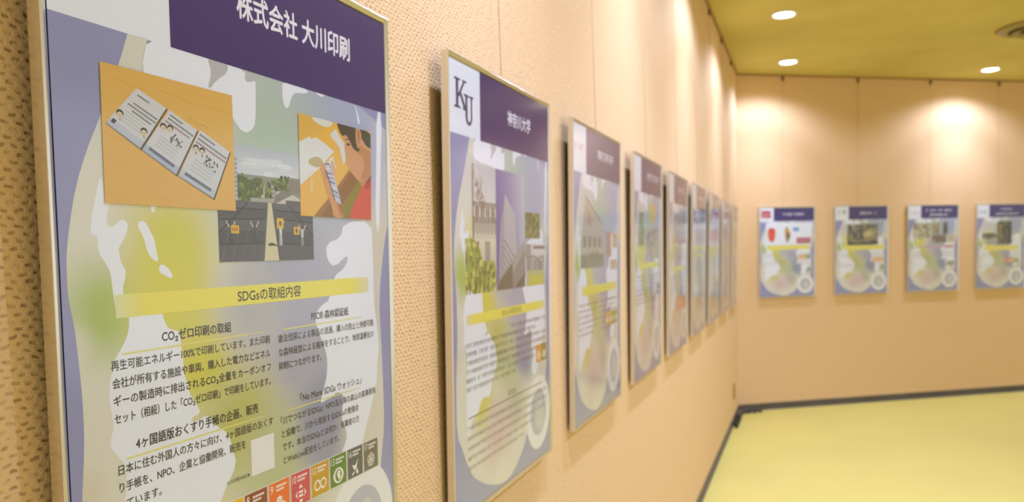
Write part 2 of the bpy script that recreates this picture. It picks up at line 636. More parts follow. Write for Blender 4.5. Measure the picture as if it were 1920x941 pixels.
def poster_art(sheet_obj_parent, spec):
    """the printed sheet: paper, map, lands"""
    pr = Print(0, WIN)
    pr.add(rect(-20, 0, 620, 861), LAV, 0)
    pr.add(rect(-20, 0, 620, 141), PAPER, 1)
    pr.add(rounded(BULB_L + BULB_R, 1), M_MAP, 2)
    pr.add([(90, 141), (114, 140), (104, 172), (78, 172)], CREAM, 3)
    for P in [NORTH, LAND_WEST, LAND_MID, LAND_EAST] + ISLES:
        pr.add(rounded(P, 1), PAPER, 3)
    for P in INLETS:
        pr.add(rounded(P, 1), 'b7b7b9', 4)
    pr.add(rounded([(550, 141), (566, 141), (558, 230), (549, 330), (540, 300), (546, 220)], 1), PAPER, 3)
    for Q in star_ring(485, 742, 88, 56, 36):
        pr.add(Q, 'e6e6e4', 4)
    pr.add(ell(485, 742, 57, 57, 36), 'b4b7c4', 3)
    pr.add(rounded([(455, 770), (470, 722), (500, 700), (520, 730), (528, 770), (500, 792)], 2), 'c9c8c4', 4)
    return pr.build('poster_sheet', sheet_obj_parent)


M_GLASS, _nt, _p = new_mat('clear_acrylic')
_nt.nodes.remove(_p)
_fr = N(_nt, 'ShaderNodeFresnel')
_geo = N(_nt, 'ShaderNodeNewGeometry')      # same reflectance for light entering and leaving the thin pane
_io = math_node(_nt, 'ADD', math_node(_nt, 'MULTIPLY', _geo.outputs['Backfacing'], 1 / 1.49 - 1.49), 1.49)
L(_nt, _io, _fr.inputs['IOR'])
_tr = N(_nt, 'ShaderNodeBsdfTransparent')
_gl = N(_nt, 'ShaderNodeBsdfGlossy')
_gl.inputs['Roughness'].default_value = 0.12
_mx = N(_nt, 'ShaderNodeMixShader')
# both faces of the pane reflect: 2F / (1 + F)
_rf = math_node(_nt, 'DIVIDE', math_node(_nt, 'MULTIPLY', _fr.outputs[0], 2.0), math_node(_nt, 'ADD', _fr.outputs[0], 1.0))
L(_nt, _rf, _mx.inputs[0])
L(_nt, _tr.outputs[0], _mx.inputs[1])
L(_nt, _gl.outputs[0], _mx.inputs[2])
L(_nt, _mx.outputs[0], _nt.nodes['Material Output'].inputs['Surface'])
M_CLEAR, _nt, _p = new_mat('clear_acrylic_back')
_nt.nodes.remove(_p)
_tr = N(_nt, 'ShaderNodeBsdfTransparent')
L(_nt, _tr.outputs[0], _nt.nodes['Material Output'].inputs['Surface'])


def frame_vf(w_, h_, prof):
    """mitred frame from a profile of (inset, y)"""
    v, f = [], []
    n = len(prof)
    for ins, y in prof:
        v += [(-w_ / 2 + ins, y, ins), (w_ / 2 - ins, y, ins), (w_ / 2 - ins, y, h_ - ins), (-w_ / 2 + ins, y, h_ - ins)]
    for j in range(n):
        k = (j + 1) % n
        for i in range(4):
            i2 = (i + 1) % 4
            f.append((j * 4 + i, k * 4 + i, k * 4 + i2, j * 4 + i2))
    return v, f


PROF = [(0, 0.015), (0, 0.0010), (0.0003, 0.0003), (0.0010, 0.0), (0.0026, 0.0001), (0.0078, 0.0032), (0.0080, 0.0040), (0.0074, 0.0046), (0.0074, 0.015)]


def framed_poster(loc, rz, tilt, label, group):
    t = thing('framed_poster', loc, (tilt, 0, rz), label, 'framed poster', group)
    obj('frame', *frame_vf(PW, PH, PROF), M_ALU, t)
    obj('backing_board', *box_vf(-PW / 2 + .0076, PW / 2 - .0076, 0.0062, 0.012, .0076, PH - .0076), M_BACK, t)
    v, f = box_vf(-PW / 2 + .0082, PW / 2 - .0082, 0.0014, 0.0019, .0082, PH - .0082)
    obj('glazing', v, f, [M_GLASS, M_CLEAR], t, [1, 1, 0, 1, 1, 1])
    return t


G_LEFT, G_BACK = 'exhibition posters on the left wall', 'exhibition posters on the back wall'
S_LEFT = [0.4961, 1.2992, 2.0952, 2.9014, 3.6978, 4.4998, 5.2979, 6.0985, 6.8980]
Z_LEFT = [0.3547, 0.3596, 0.3612, 0.3600, 0.3575, 0.3620, 0.3604, 0.3589, 0.3598]
S_BACK = [0.0, 0.8043, 1.6140, 2.4137]
Z_BACK = [0.3709, 0.3735, 0.3727, 0.3732]
B0 = (-0.43412, 7.92588)           # foot of the first back-wall poster's front, left end
LAB_LEFT = ['large framed poster nearest the camera, with booklet, rooftop and reading boy photos',
            'framed poster with KU letters and a tower photo, next to the booklet poster',
            'framed poster with a pale gabled building photo, third along the left wall',
            'framed poster with a round yellow spot among its photos, fourth along the left wall',
            'framed poster with a salmon block low on its sheet, fifth along the left wall',
            'narrow-looking framed poster sixth along the left wall from the camera',
            'narrow-looking framed poster seventh along the left wall from the camera',
            'sliver of a framed poster eighth along the left wall, second from the corner',
            'sliver of a framed poster last along the left wall, nearest the corner']
LAB_BACK = ['framed poster with red logo and orange figures, first on the back wall from the corner',
            'framed poster with one wide dark photo, second on the back wall from the corner',
            'framed poster with several small photos and no yellow strip, third on the back wall',
            'framed poster with a dark upright photo, at the right edge of the back wall']
posters = []
for i in range(9):
    posters.append(framed_poster((-PLANE, S_LEFT[i] + PW / 2, EYE + Z_LEFT[i] - PH), math.pi / 2, TILT / PH, LAB_LEFT[i], G_LEFT))
for i in range(4):
    d = S_BACK[i] + PW / 2
    posters.append(framed_poster((B0[0] + SA * d, B0[1] + CA * d, EYE + Z_BACK[i] - PH), RZB, 0.0, LAB_BACK[i], G_BACK))

# hanging wires with their hooks on the rail
WLAB = ['thin wire above the booklet poster nearest the camera', 'thin wire running down to the KU poster', 'thin wire above the third poster along the left wall',
        'thin wire above the fourth poster along the left wall', 'thin wire above the fifth poster along the left wall', 'thin wire above the sixth poster along the left wall',
        'thin wire above the seventh poster along the left wall', 'thin wire above the eighth poster along the left wall', 'thin wire above the last left wall poster beside the corner',
        'thin wire above the back wall poster with the red logo', 'thin wire above the back wall poster with the wide dark photo', 'thin wire above the third poster on the back wall',
        'thin wire above the back wall poster at the right edge']
for i, p in enumerate(posters):
    top = Z_LEFT[i] if i < 9 else Z_BACK[i - 9]
    z_top = EYE + top
    nrm = Vector((1, 0, 0)) if i < 9 else Vector((CA, -SA, 0))
    base = Vector(p.location)
    wall = base - nrm * GAP
    side = Vector((math.cos(p.rotation_euler.z), math.sin(p.rotation_euler.z), 0)) * (0.0 if i < 9 else -0.035)
    wall = wall + side
    t = thing('hanging_wire', (wall.x, wall.y, z_top), (0, 0, p.rotation_euler.z), WLAB[i], 'hanging wire', 'picture hanging wires')
    y_end = -(TILT if i < 9 else 0.0) - GAP + 0.0135
    v, f = tube([(0, y_end, -0.03), (0, y_end, 0.004), (0, -0.0055, CEIL - z_top - 0.055)], 0.0007, 6)
    obj('wire', v, f, M_WIRE, t, smooth=True)
    v, f = box_vf(-0.011, 0.011, -0.016, -0.001, CEIL - z_top - 0.058, CEIL - z_top - 0.0165)
    h = obj('hook', v, f, M_HOOK, t)
    bm = bmesh.new()
    bm.from_mesh(h.data)
    bmesh.ops.bevel(bm, geom=bm.edges[:], offset=0.003, segments=2, affect='EDGES')
    bm.to_mesh(h.data)
    bm.free()

# ------------------------------------------------------------------ outlet and cable by the corner
t = thing('wall_outlet', (XL, 7.33, 0.215), (0, 0, math.pi / 2), 'small beige outlet plate low on the left wall near the corner', 'outlet')
pl = obj('cover_plate', *box_vf(-.06, .06, -.007, 0, 0, .135), M_OUTLET, t)
bm = bmesh.new()
bm.from_mesh(pl.data)
bmesh.ops.bevel(bm, geom=bm.edges[:], offset=0.0025, segments=2, affect='EDGES')
bm.to_mesh(pl.data)
bm.free()
for zz in (.04, .085):
    for xx in (-.008, .008):
        obj('slot', *box_vf(xx - .0015, xx + .0015, -.0076, -.0060, zz, zz + .012), M_DARK, t)

cpts = []
for k in range(60):
    u = k / 59
    if u < .5:
        q = u / .5
        y, x = 7.08 + q * .60, XL + .035 + .018 * math.sin(q * 23) * (1 - q * .3)
    else:
        q = (u - .5) / .5
        dd = .02 + q * .17
        x = XL + .045 + SA * dd + .01 * math.sin(q * 14)
        y = YC - .105 + CA * dd - .01 * math.cos(q * 11)
    cpts.append((x, y, .012 + .010 * abs(math.sin(k * .55))))
v, f = tube(cpts, .011, 8)
o = obj('power_cable', v, f, M_BLACK, smooth=True)
tag(o, 'black cable lying on the floor along the corner of the two walls', 'cable')
# ------------------------------------------------------------------ what is printed on each poster
def banner(sheet, a0=144, h1=141):
    pr = Print(6)
    pr.add(rect(a0, 0, 620, h1), PURPLE, 0)
    return pr.build('title_banner', sheet)


def strip(sheet, a0, a1, h0, h1, hx='e6dc5a', soft=True):
    pr = Print(6)
    if soft:
        n = 9
        mixc = lambda c0, c1, t: ''.join('%02x' % int(int(c0[k:k + 2], 16) * (1 - t) + int(c1[k:k + 2], 16) * t) for k in (0, 2, 4))
        pr.add(rect(a0 + 36, h0, a1 - 45, h1), hx, 0)
        for k in range(n):                             # the print fades out at both ends
            pr.add(rect(a0 + 4 * k, h0, a0 + 4 * k + 4, h1), mixc('dcdba6', hx, k / n), 0)
            pr.add(rect(a1 - 5 * k - 5, h0, a1 - 5 * k, h1), mixc('dcd8ba', hx, k / n), 0)
    else:
        pr.add(rect(a0, h0, a1, h1), hx, 0)
    return pr.build('heading_strip', sheet)


def text_part(sheet, lines, hx=TYPE, name='text_block', base=8):
    pr = Print(base)
    for s, a0, a1, h, em, wgt in lines:
        M = letters(s, a0, a1, h, em)
        d = wgt * em                                   # heavier strokes: the same outline printed again a hair to each side
        for k, (dx, dy) in enumerate([(0, 0)] + ([(d, 0), (-d, 0), (0, d), (0, -d)] if d else [])):
            pr.mesh(([(x + dx, y + dy) for x, y in M[0]], M[1]), hx, k * .2)
    return pr.build(name, sheet)


def greek_part(sheet, rows, hx, size, name='text_block', base=8):
    pr = Print(base)
    for a0, a1, h in rows:
        greeked(pr, a0, a1, h, size, hx, 0)
    return pr.build(name, sheet)


def inside(x, y, P):
    c = False
    for i in range(len(P)):
        (x0, y0), (x1, y1) = P[i], P[i - 1]
        if (y0 > y) != (y1 > y) and x < (x1 - x0) * (y - y0) / (y1 - y0) + x0:
            c = not c
    return c


def foliage(pr, area, n, cols, ra, step0):
    """n small blots scattered over an area, each a hair above the one before"""
    a0, h0, a1, h1 = min(p[0] for p in area), min(p[1] for p in area), max(p[0] for p in area), max(p[1] for p in area)
    i = 0
    while i < n:
        a, h = rnd.uniform(a0, a1), rnd.uniform(h0, h1)
        if inside(a, h, area):
            pr.add(ell(a, h, ra * rnd.uniform(.5, 1.3), ra * rnd.uniform(.4, 1.1), 7, rnd.uniform(0, 3)), rnd.choice(cols), step0 + 2.8 * i / n)
            i += 1


def gradient_rows(pr, a0, h0, a1, h1, c0, c1, n, step, win=None):
    for i in range(n):
        t = i / (n - 1)
        c = ''.join('%02x' % int(int(c0[k:k + 2], 16) * (1 - t) + int(c1[k:k + 2], 16) * t) for k in (0, 2, 4))
        pr.add(rect(a0, h0 + (h1 - h0) * i / n, a1, h0 + (h1 - h0) * (i + 1) / n), c, step, win)


GOAL_COL = {'7': 'efb70e', '8': '8f3626', '9': 'ea6a26', '10': 'cf3a55', '12': 'c8961c', '13': '4f7d2a', '16': '50525f', '17': '67615a'}


def goal_icon(sheet, num, a, h, wd=40.0, ht=42.5):
    W_ = 'f0ece2'
    pr = Print(9)
    pr.add(rect(a - 1.1, h - 1.1, a + wd + 1.1, h + ht + 1.1), 'e0ddd2', 0)
    pr.add(rect(a, h, a + wd, h + ht), GOAL_COL[num], 1)
    pr.mesh(letters(num, a + 3, a + (8 if len(num) == 1 else 11), h + 14.2, 14, .02), W_, 2)
    for k in range(2):
        x = a + 14
        end = a + wd - (6 if k == 0 else 11)
        while x < end:
            pr.add(rect(x, h + 4.5 + 4.6 * k, x + 1.9, h + 7.4 + 4.6 * k), W_, 2)
            x += 2.6
    cx, cy = a + wd / 2, h + 28.5
    if num == '17':
        for k in range(5):
            t = -math.pi / 2 + k * 2 * math.pi / 5
            for Q in star_ring(cx + 4.6 * math.cos(t), cy + 4.6 * math.sin(t), 5.6, 4.3, 20):
                pr.add(Q, W_, 2 + k % 2)
    elif num == '16':
        pr.add([(cx + 8, cy - 11), (cx + 3, cy + 2), (cx - 1, cy + 5), (cx - 5, cy + 1), (cx - 9, cy - 5), (cx - 4, cy - 3), (cx + 1, cy - 3)], W_, 2)
        pr.add([(cx - 9, cy + 9), (cx - 3, cy + 5.5), (cx - 2, cy + 8), (cx - 8, cy + 11)], W_, 2)
        pr.add([(cx + 1, cy + 6), (cx + 6, cy + 3), (cx + 8, cy + 10), (cx + 4, cy + 11)], W_, 2)
    elif num == '13':
        pr.add([(cx - 14, cy)] + rounded([(cx - 14, cy), (cx - 8, cy - 9), (cx, cy - 11), (cx + 8, cy - 9), (cx + 14, cy), (cx + 8, cy + 9), (cx, cy + 11), (cx - 8, cy + 9)], 2), W_, 2)
        pr.add(ell(cx, cy, 8.0, 8.3, 24), GOAL_COL[num], 3)
        pr.add([(cx - 1, cy - 7), (cx + 5, cy - 5), (cx + 3, cy - 1), (cx + 6, cy + 3), (cx + 1, cy + 7), (cx - 2, cy + 2), (cx - 4, cy - 2)], W_, 4)
    elif num == '12':
        for sx in (-1, 1):
            for Q in star_ring(cx + sx * 6.6, cy, 7.4, 5.0, 26):
                pr.add(Q, W_, 2)
        pr.add(rect(cx - 2.4, cy - 2.4, cx + 2.4, cy + 2.4), GOAL_COL[num], 3)
        pr.add(bar((cx - 3.4, cy - 4.4), (cx + 3.4, cy + 4.4), 2.4), W_, 4)
    elif num == '10':
        pr.add([(cx, cy - 12.5), (cx + 4.2, cy - 7.5), (cx - 4.2, cy - 7.5)], W_, 2)
        pr.add([(cx, cy + 12.5), (cx + 4.2, cy + 7.5), (cx - 4.2, cy + 7.5)], W_, 2)
        for sx in (-1, 1):
            pr.add([(cx + sx * 6.5, cy - 5.5), (cx + sx * 11.5, cy), (cx + sx * 6.5, cy + 5.5), (cx + sx * 8.2, cy)], W_, 2)
        pr.add(rect(cx - 4.5, cy - 4, cx + 4.5, cy - 1), W_, 2)
        pr.add(rect(cx - 4.5, cy + 1, cx + 4.5, cy + 4), W_, 2)
    elif num == '9':
        for dx, dy in ((0, -6), (-6.5, 2), (6.5, 2)):
            pr.add([(cx + dx, cy + dy - 4.4), (cx + dx + 5.6, cy + dy - 1.6), (cx + dx, cy + dy + 1.2), (cx + dx - 5.6, cy + dy - 1.6)], W_, 2)
            pr.add([(cx + dx - 5.6, cy + dy - .9), (cx + dx - .4, cy + dy + 1.7), (cx + dx - .4, cy + dy + 7.4), (cx + dx - 5.6, cy + dy + 4.8)], W_, 2)
            pr.add([(cx + dx + 5.6, cy + dy - .9), (cx + dx + .4, cy + dy + 1.7), (cx + dx + .4, cy + dy + 7.4), (cx + dx + 5.6, cy + dy + 4.8)], 'ead9c6', 2)
    elif num == '8':
        for k in range(4):
            pr.add(rect(cx - 10 + 5 * k, cy + 8 - 3.5 * k, cx - 7 + 5 * k, cy + 10), W_, 2)
        for p, q_ in (((cx - 11, cy + 1), (cx - 4, cy - 5)), ((cx - 4, cy - 5), (cx, cy - 2)), ((cx, cy - 2), (cx + 10, cy - 11))):
            pr.add(bar(p, q_, 2.0), W_, 2)
    elif num == '7':
        for Q in star_ring(cx, cy, 6.5, 4.2, 22):
            pr.add(Q, W_, 2)
        for k in range(12):
            t = k * math.pi / 6
            pr.add(bar((cx + 8 * math.cos(t), cy + 8 * math.sin(t)), (cx + 11.5 * math.cos(t), cy + 11.5 * math.sin(t)), 1.6), W_, 2)
    return pr.build('goal_icon', sheet)


# ---- the booklet poster nearest the camera
def booklet_photo(sheet):
    win = [(56, 173.5), (232, 173.5), (232, 300.5), (55, 300.5)]
    pr = Print(28, win)
    pr.add(win, 'dbae58', 0)
    for k in range(26):                                # grain of the table top
        h = rnd.uniform(172, 300)
        a = rnd.uniform(50, 190)
        pr.add(bar((a, h), (a + rnd.uniform(25, 70), h + rnd.uniform(4, 12)), rnd.uniform(.4, 1.2)), rnd.choice(['d5a74f', 'e0b562', 'd2a350']), 1)
    books = [[(97, 190), (134, 203), (99, 246), (60, 227)], [(138, 204), (176, 219), (144, 267), (101, 247)], [(180, 218), (225, 236), (197, 288), (147, 268)]]
    heads = [[(76, 217), (104, 230)], [(129, 222), (138, 222.5)], [(173, 238), (182, 240)]]
    for n, bk in enumerate(books):
        A, Bq, Cq, Dq = bk
        P = lambda u, v_: (A[0] + (Bq[0] - A[0]) * u + (Dq[0] - A[0]) * v_ + (A[0] - Bq[0] - Dq[0] + Cq[0]) * u * v_,
                           A[1] + (Bq[1] - A[1]) * u + (Dq[1] - A[1]) * v_ + (A[1] - Bq[1] - Dq[1] + Cq[1]) * u * v_)
        sh = 1.8
        pr.add([(Bq[0], Bq[1]), (Bq[0] + 1.6, Bq[1] + 1.2), (Cq[0] + 1.2, Cq[1] + 2.6), (Dq[0], Dq[1] + 1.6), Dq, Cq], '57472f', 2)
        pr.add([Dq, Cq, (Cq[0] + .2, Cq[1] + 1.4), (Dq[0] - .2, Dq[1] + 1.2)], '8e949e', 3)
        pr.add(bk, 'ccced2', 4)
        pr.add([P(0, .86), P(1, .86), P(1, 1), P(0, 1)], 'aeb8cc' if n == 1 else 'b9c0ce', 5)
        rows = {0: [(.10, .15, .5), (.30, .2, .95), (.38, .1, .98), (.46, .3, .9)], 1: [(.06, .1, .5), (.14, .1, .95), (.22, .08, .9)], 2: [(.06, .05, .5), (.15, .05, .95), (.23, .05, .95)]}[n]
        for v_, u0, u1 in rows:
            u = u0
            while u < u1:
                pr.add([P(u, v_), P(u + .035, v_), P(u + .035, v_ + .035), P(u, v_ + .035)], '8d4a52' if (n and v_ > .2) else '4a4a52', 6)
                u += .055
        for v_ in (.55, .62, .69, .76):
            pr.add([P(.18, v_), P(.78, v_), P(.78, v_ + .012), P(.18, v_ + .012)], 'aaacb2', 6)
        if n:
            u = .12
            while u < .85:
                pr.add([P(u, .87), P(u + .04, .87), P(u + .04, .93), P(u, .93)], '4c5568', 6)
                u += .05
            for k in range(22):
                u, v_ = rnd.uniform(.42, .8), rnd.uniform(.34, .52)
                pr.add([P(u, v_), P(u + .04, v_), P(u + .04, v_ + .04), P(u, v_ + .04)], rnd.choice(['55565e', '7b7d84', '6b625c']), 6)
        else:
            pr.add([P(.06, .84), P(.16, .84), P(.16, .93), P(.06, .93)], '33353c', 6)
        for x, y in heads[n]:
            pr.add(ell(x, y - .6, 4.3, 3.4, 14), '33302e', 7)
            pr.add(ell(x - .2, y + .9, 3.3, 2.7, 14), 'd8c4a2', 8)
            for s in (-1, 1):
                pr.add(ell(x - .2 + s * 1.2, y + .9, .35, .45, 6), '3b322c', 9)
            pr.add(bar((x - 1, y + 2.2), (x + .6, y + 2.3), .35), '8a5246', 9)
            if n != 1:
                pr.add(rect(x - 1.3, y + 3.5, x + 1.0, y + 6.2), 'b4b08a' if n == 0 else '86888f', 7)
    return pr.build('booklet_photo', sheet)


def rooftop_photo(sheet):
    win = rect(203.5, 226.5, 380, 357)
    pr = Print(8, win)
    gradient_rows(pr, 203, 226, 381, 262, 'b4bac4', 'cdd2d4', 9, 0)
    for k in range(16):
        pr.add(ell(rnd.uniform(250, 350), rnd.uniform(238, 256), rnd.uniform(8, 22), rnd.uniform(1.5, 4), 12), rnd.choice(['ced3d6', 'd6dadb', 'cacfd4']), 1 + k * .05)
    pr.add(rect(203, 258, 381, 292), '8f8d80', 2)
    for a0, a1, h0 in ((244, 262, 266), (262, 284, 270), (285, 304, 268), (306, 318, 264)):
        pr.add(rect(a0, h0, a1, 288), rnd.choice(['b9b4aa', 'a9a69c', 'c1bdb4']), 3)
        for k in range(3):
            pr.add(rect(a0 + 2, h0 + 3 + 5 * k, a1 - 2, h0 + 5 + 5 * k), '7d7c76', 4)
    greens = ['5d6e33', '6f7f3a', '4b5a2c', '82913f', '3f4c28']
    for cl in ([(232, 261), (246, 259), (256, 266), (272, 259), (283, 264), (281, 282), (260, 288), (232, 290)], [(288, 267), (294, 265), (296, 282), (286, 284)],
               [(299, 264), (316, 257), (331, 257), (331, 274), (313, 272), (305, 272)]):
        pr.add(rounded(cl, 1), '56652f', 5)
        foliage(pr, cl, 42, greens, 3.2, 5.1)
    pr.add(rect(331, 256, 356, 275), '8d8377', 8)
    for k in range(5):
        pr.add(rect(333 + 4.4 * k, 258, 334.4 + 4.4 * k, 274), '766c61', 9)
    pr.add(rect(230, 240, 236.5, 289), 'aeb9c6', 9)
    for k in range(9):
        pr.add(rect(230, 242 + 5 * k, 236.5, 243.6 + 5 * k), '7f8b98', 10)
    pr.add([(301, 288), (304, 280), (320, 271), (338, 276), (356, 283), (356, 289), (301, 289)], '7d776c', 9)
    pr.add([(304, 289), (338, 276.5), (356, 282), (356, 289)], 'c4c1b6', 10)
    pr.add(rect(324, 284, 356, 289), '5b5750', 11)
    pr.add(rect(258, 284, 292, 289), 'a5a39c', 10)
    pr.add(rect(203, 288.5, 381, 358), '55535a', 9)
    for k in range(5):
        c = ['5d5b60', '504e54', '5a585e', '4b4a50', '57545a'][k]
        h = [288.5, 297, 308, 322, 338][k]
        pr.add(rect(203, h, 381, [297, 308, 322, 338, 358][k]), c, 10)
    for p, q_ in [((203, 310), (283, 308)), ((203, 338), (280, 336)), ((300, 307), (381, 310)), ((310, 337), (381, 339)), ((233, 297), (286, 297)), ((298, 297), (365, 298))]:
        pr.add(bar(p, q_, 1.5), '333138', 11)
    for p, q_ in [((205, 324), (252, 291)), ((330, 290), (381, 328))]:
        pr.add(bar(p, q_, 1.7), '2f2d33', 11)
    for k in range(5):
        pr.add(bar((206 + 17 * k, 357), (222 + 16 * k, 318), .5), '7b7a80', 11)
    for k in range(4):
        pr.add(bar((318 + 17 * k, 342), (322 + 17 * k, 357), .4), '6e6c72', 11)
    pr.add(bar((290, 290), (281, 357), 2.4), '6f6a8a', 12)
    pr.add(bar((297.5, 290), (309, 357), 2.0), '47454b', 12)
    pr.add([(289.5, 288.5), (296, 288.5), (308, 358), (279.5, 358)], 'cfc6a2', 13)
    pr.add(rounded([(286, 338), (292, 335.5), (300, 336.5), (307, 341), (298, 339), (291, 340)], 1), '4a463e', 14)
    # four helpers with raised arms
    for (hx_, hy, feet, top, leg, sign) in [(223, 315, 337, '4c4947', '3d3b40', rect(223, 316.5, 236.5, 325.5)), (263.5, 314, 336, '4a484c', '403e44', None),
                                            (312, 312, 339, 'd6d4d0', 'cfd3de', rect(305, 306, 318, 318.5)), (356, 316, 339, 'c9c7c6', '9c9a9a', rect(338.5, 316, 350, 325.5))]:
        pr.add([(hx_ - 3, hy + 3), (hx_ + 3, hy + 3), (hx_ + 2.4, hy + 13), (hx_ - 2.4, hy + 13)], top, 14)
        for s in (-1, 1):
            pr.add(bar((hx_ + s * 1.3, hy + 12.5), (hx_ + s * 1.7, feet), 2.0), leg, 14)
            pr.add(bar((hx_ + s * 2.6, hy + 4), (hx_ + s * 7.5, hy - 3), 1.5), 'd6c8b8', 15)
        pr.add(ell(hx_, hy, 1.9, 2.3, 12), '5a4034', 15)
        if sign:
            pr.add(sign, 'd9b13a', 16)
            sx, sy = (sign[0][0] + sign[2][0]) / 2, (sign[0][1] + sign[2][1]) / 2
            if hx_ > 300:
                pr.add(ell(sx, sy, 2.4, 3.0, 10), '6b5220', 17)
            else:
                for k in range(3):
                    pr.add(rect(sx - 4.6 + 3.4 * k, sy - 2, sx - 2.4 + 3.4 * k, sy + 2), 'b0641e', 17)
    return pr.build('rooftop_photo', sheet)


def reading_photo(sheet):
    win = [(354.5, 173.5), (530, 174.5), (526.5, 301.5), (353.5, 301.5)]
    pr = Print(28, win)
    pr.add(win, 'e2b04a', 0)
    pr.add([(354, 174), (440, 174), (404, 190), (354, 207)], 'daac50', 1)
    pr.add(rounded([(380, 173), (437, 173), (420, 184), (392, 181)], 1), 'd8d8cc', 2)
    pr.add([(353, 210), (377, 200), (382, 203), (391, 199), (412, 205), (433, 213), (410, 229), (398, 238), (353, 264)], 'd9dad6', 2)
    pr.add(rounded([(372, 231), (382, 226), (396, 223), (408, 229), (404, 235), (392, 238), (376, 236)], 1), 'b8a878', 3)
    pr.add([(423, 192), (438, 182), (450, 194), (461, 199), (461, 224), (455, 228), (446, 206)], 'd4d5cf', 2)
    pr.add(rounded([(378, 251), (383, 254), (381, 270), (375, 270)], 1), 'e0c27c', 2)
    pr.add([(382, 303), (422, 273), (474, 231), (500, 243), (449, 285), (456, 303)], '8a5a2a', 3)
    pr.add([(382, 303), (386, 298), (424, 271), (476, 229), (478, 233), (426, 277), (395, 303)], 'a06c30', 4)
    pr.add([(447, 285), (498, 243), (503, 259), (470, 303), (454, 303)], '8a7a2a', 4)
    pr.add([(531, 234), (520, 246), (500, 259), (478, 283), (467, 303), (531, 303)], 'd2544a', 5)
    pr.add([(531, 234), (531, 252), (518, 258), (505, 256)], 'b8443e', 6)
    pr.add([(506, 236), (531, 222), (531, 241), (502, 257), (495, 248)], 'c08860', 6)
    face = [(455, 189), (460, 185), (470, 184), (500, 180), (531, 190), (531, 236), (518, 243), (506, 247), (496, 248), (488, 245.5), (482, 242), (477, 238.5), (472, 236), (470, 233), (471, 230.5), (467.5, 231.5), (466, 229), (468, 227), (463, 226.5), (461, 224.5), (463.5, 220), (462, 214), (459, 209), (460, 200), (457, 194)]
    pr.add(rounded(face, 1), 'cf9a70', 7)
    pr.add(rounded([(488, 208), (500, 196), (515, 200), (531, 204), (531, 236), (510, 246), (497, 245), (512, 226), (505, 212)], 1), 'bd855c', 8)
    pr.add(rounded([(463, 199), (470, 197), (474, 199.5), (468, 202)], 1), '3c2c24', 9)
    pr.add(bar((461, 193.5), (473, 192), 1.3), '3a2d26', 9)
    pr.add(rounded([(440, 172), (533, 172), (533, 199), (519, 197), (511, 193), (505, 186), (501, 197), (497, 206), (490, 207), (480, 203), (471, 192), (462, 186.5), (456, 190), (450, 187), (446, 182)], 1), '3b3733', 9)
    pr.add(rounded([(488, 176), (494, 172.5), (501, 174), (505, 185), (502, 198), (494, 203), (490, 197), (488, 187)], 1), 'c98f68', 10)
    pr.add(rounded([(492, 178), (497, 176), (500, 184), (498, 194), (494, 195), (495, 186)], 1), 'a56c4c', 11)
    # hands and the rolled magazine
    pr.add(rounded([(398, 235), (406, 231), (412, 238), (417, 252), (428, 268), (441, 285), (457, 303), (428, 303), (423, 285), (411, 266), (406, 252)], 1), 'cf945e', 7)
    pr.add(rounded([(408, 240), (413, 240), (416, 252), (411, 250)], 1), 'b67a48', 8)
    pr.add(rounded([(415, 229), (424, 222), (430, 219), (431, 224), (437, 237), (432, 245)], 1), 'd6d3cb', 8)
    pr.add([(408, 230), (421, 229), (435, 253), (448, 284), (431, 278), (423, 255), (412, 239)], 'bcc3d2', 9)
    for k in range(8):
        t = k / 8
        pr.add(bar((409 + 23 * t, 232 + 44 * t), (420 + 26 * t, 231 + 50 * t), 1.7), ['4d557c', 'd6d8dc', '5a6288', '7d86a2'][k % 4], 10)
    pr.add(bar((412, 239), (432, 279), 1.6), '3c4266', 11)
    pr.add(rounded([(419, 232), (424, 230), (432, 244), (431, 248)], 1), 'd39a66', 11)
    pr.add(rounded([(424, 226), (428, 225), (436, 240), (434, 243)], 1), 'c98e5a', 11)
    pr.add(rounded([(436, 283), (441, 281), (452, 299), (446, 302)], 1), 'b9784a', 9)
    return pr.build('reading_boy_photo', sheet)


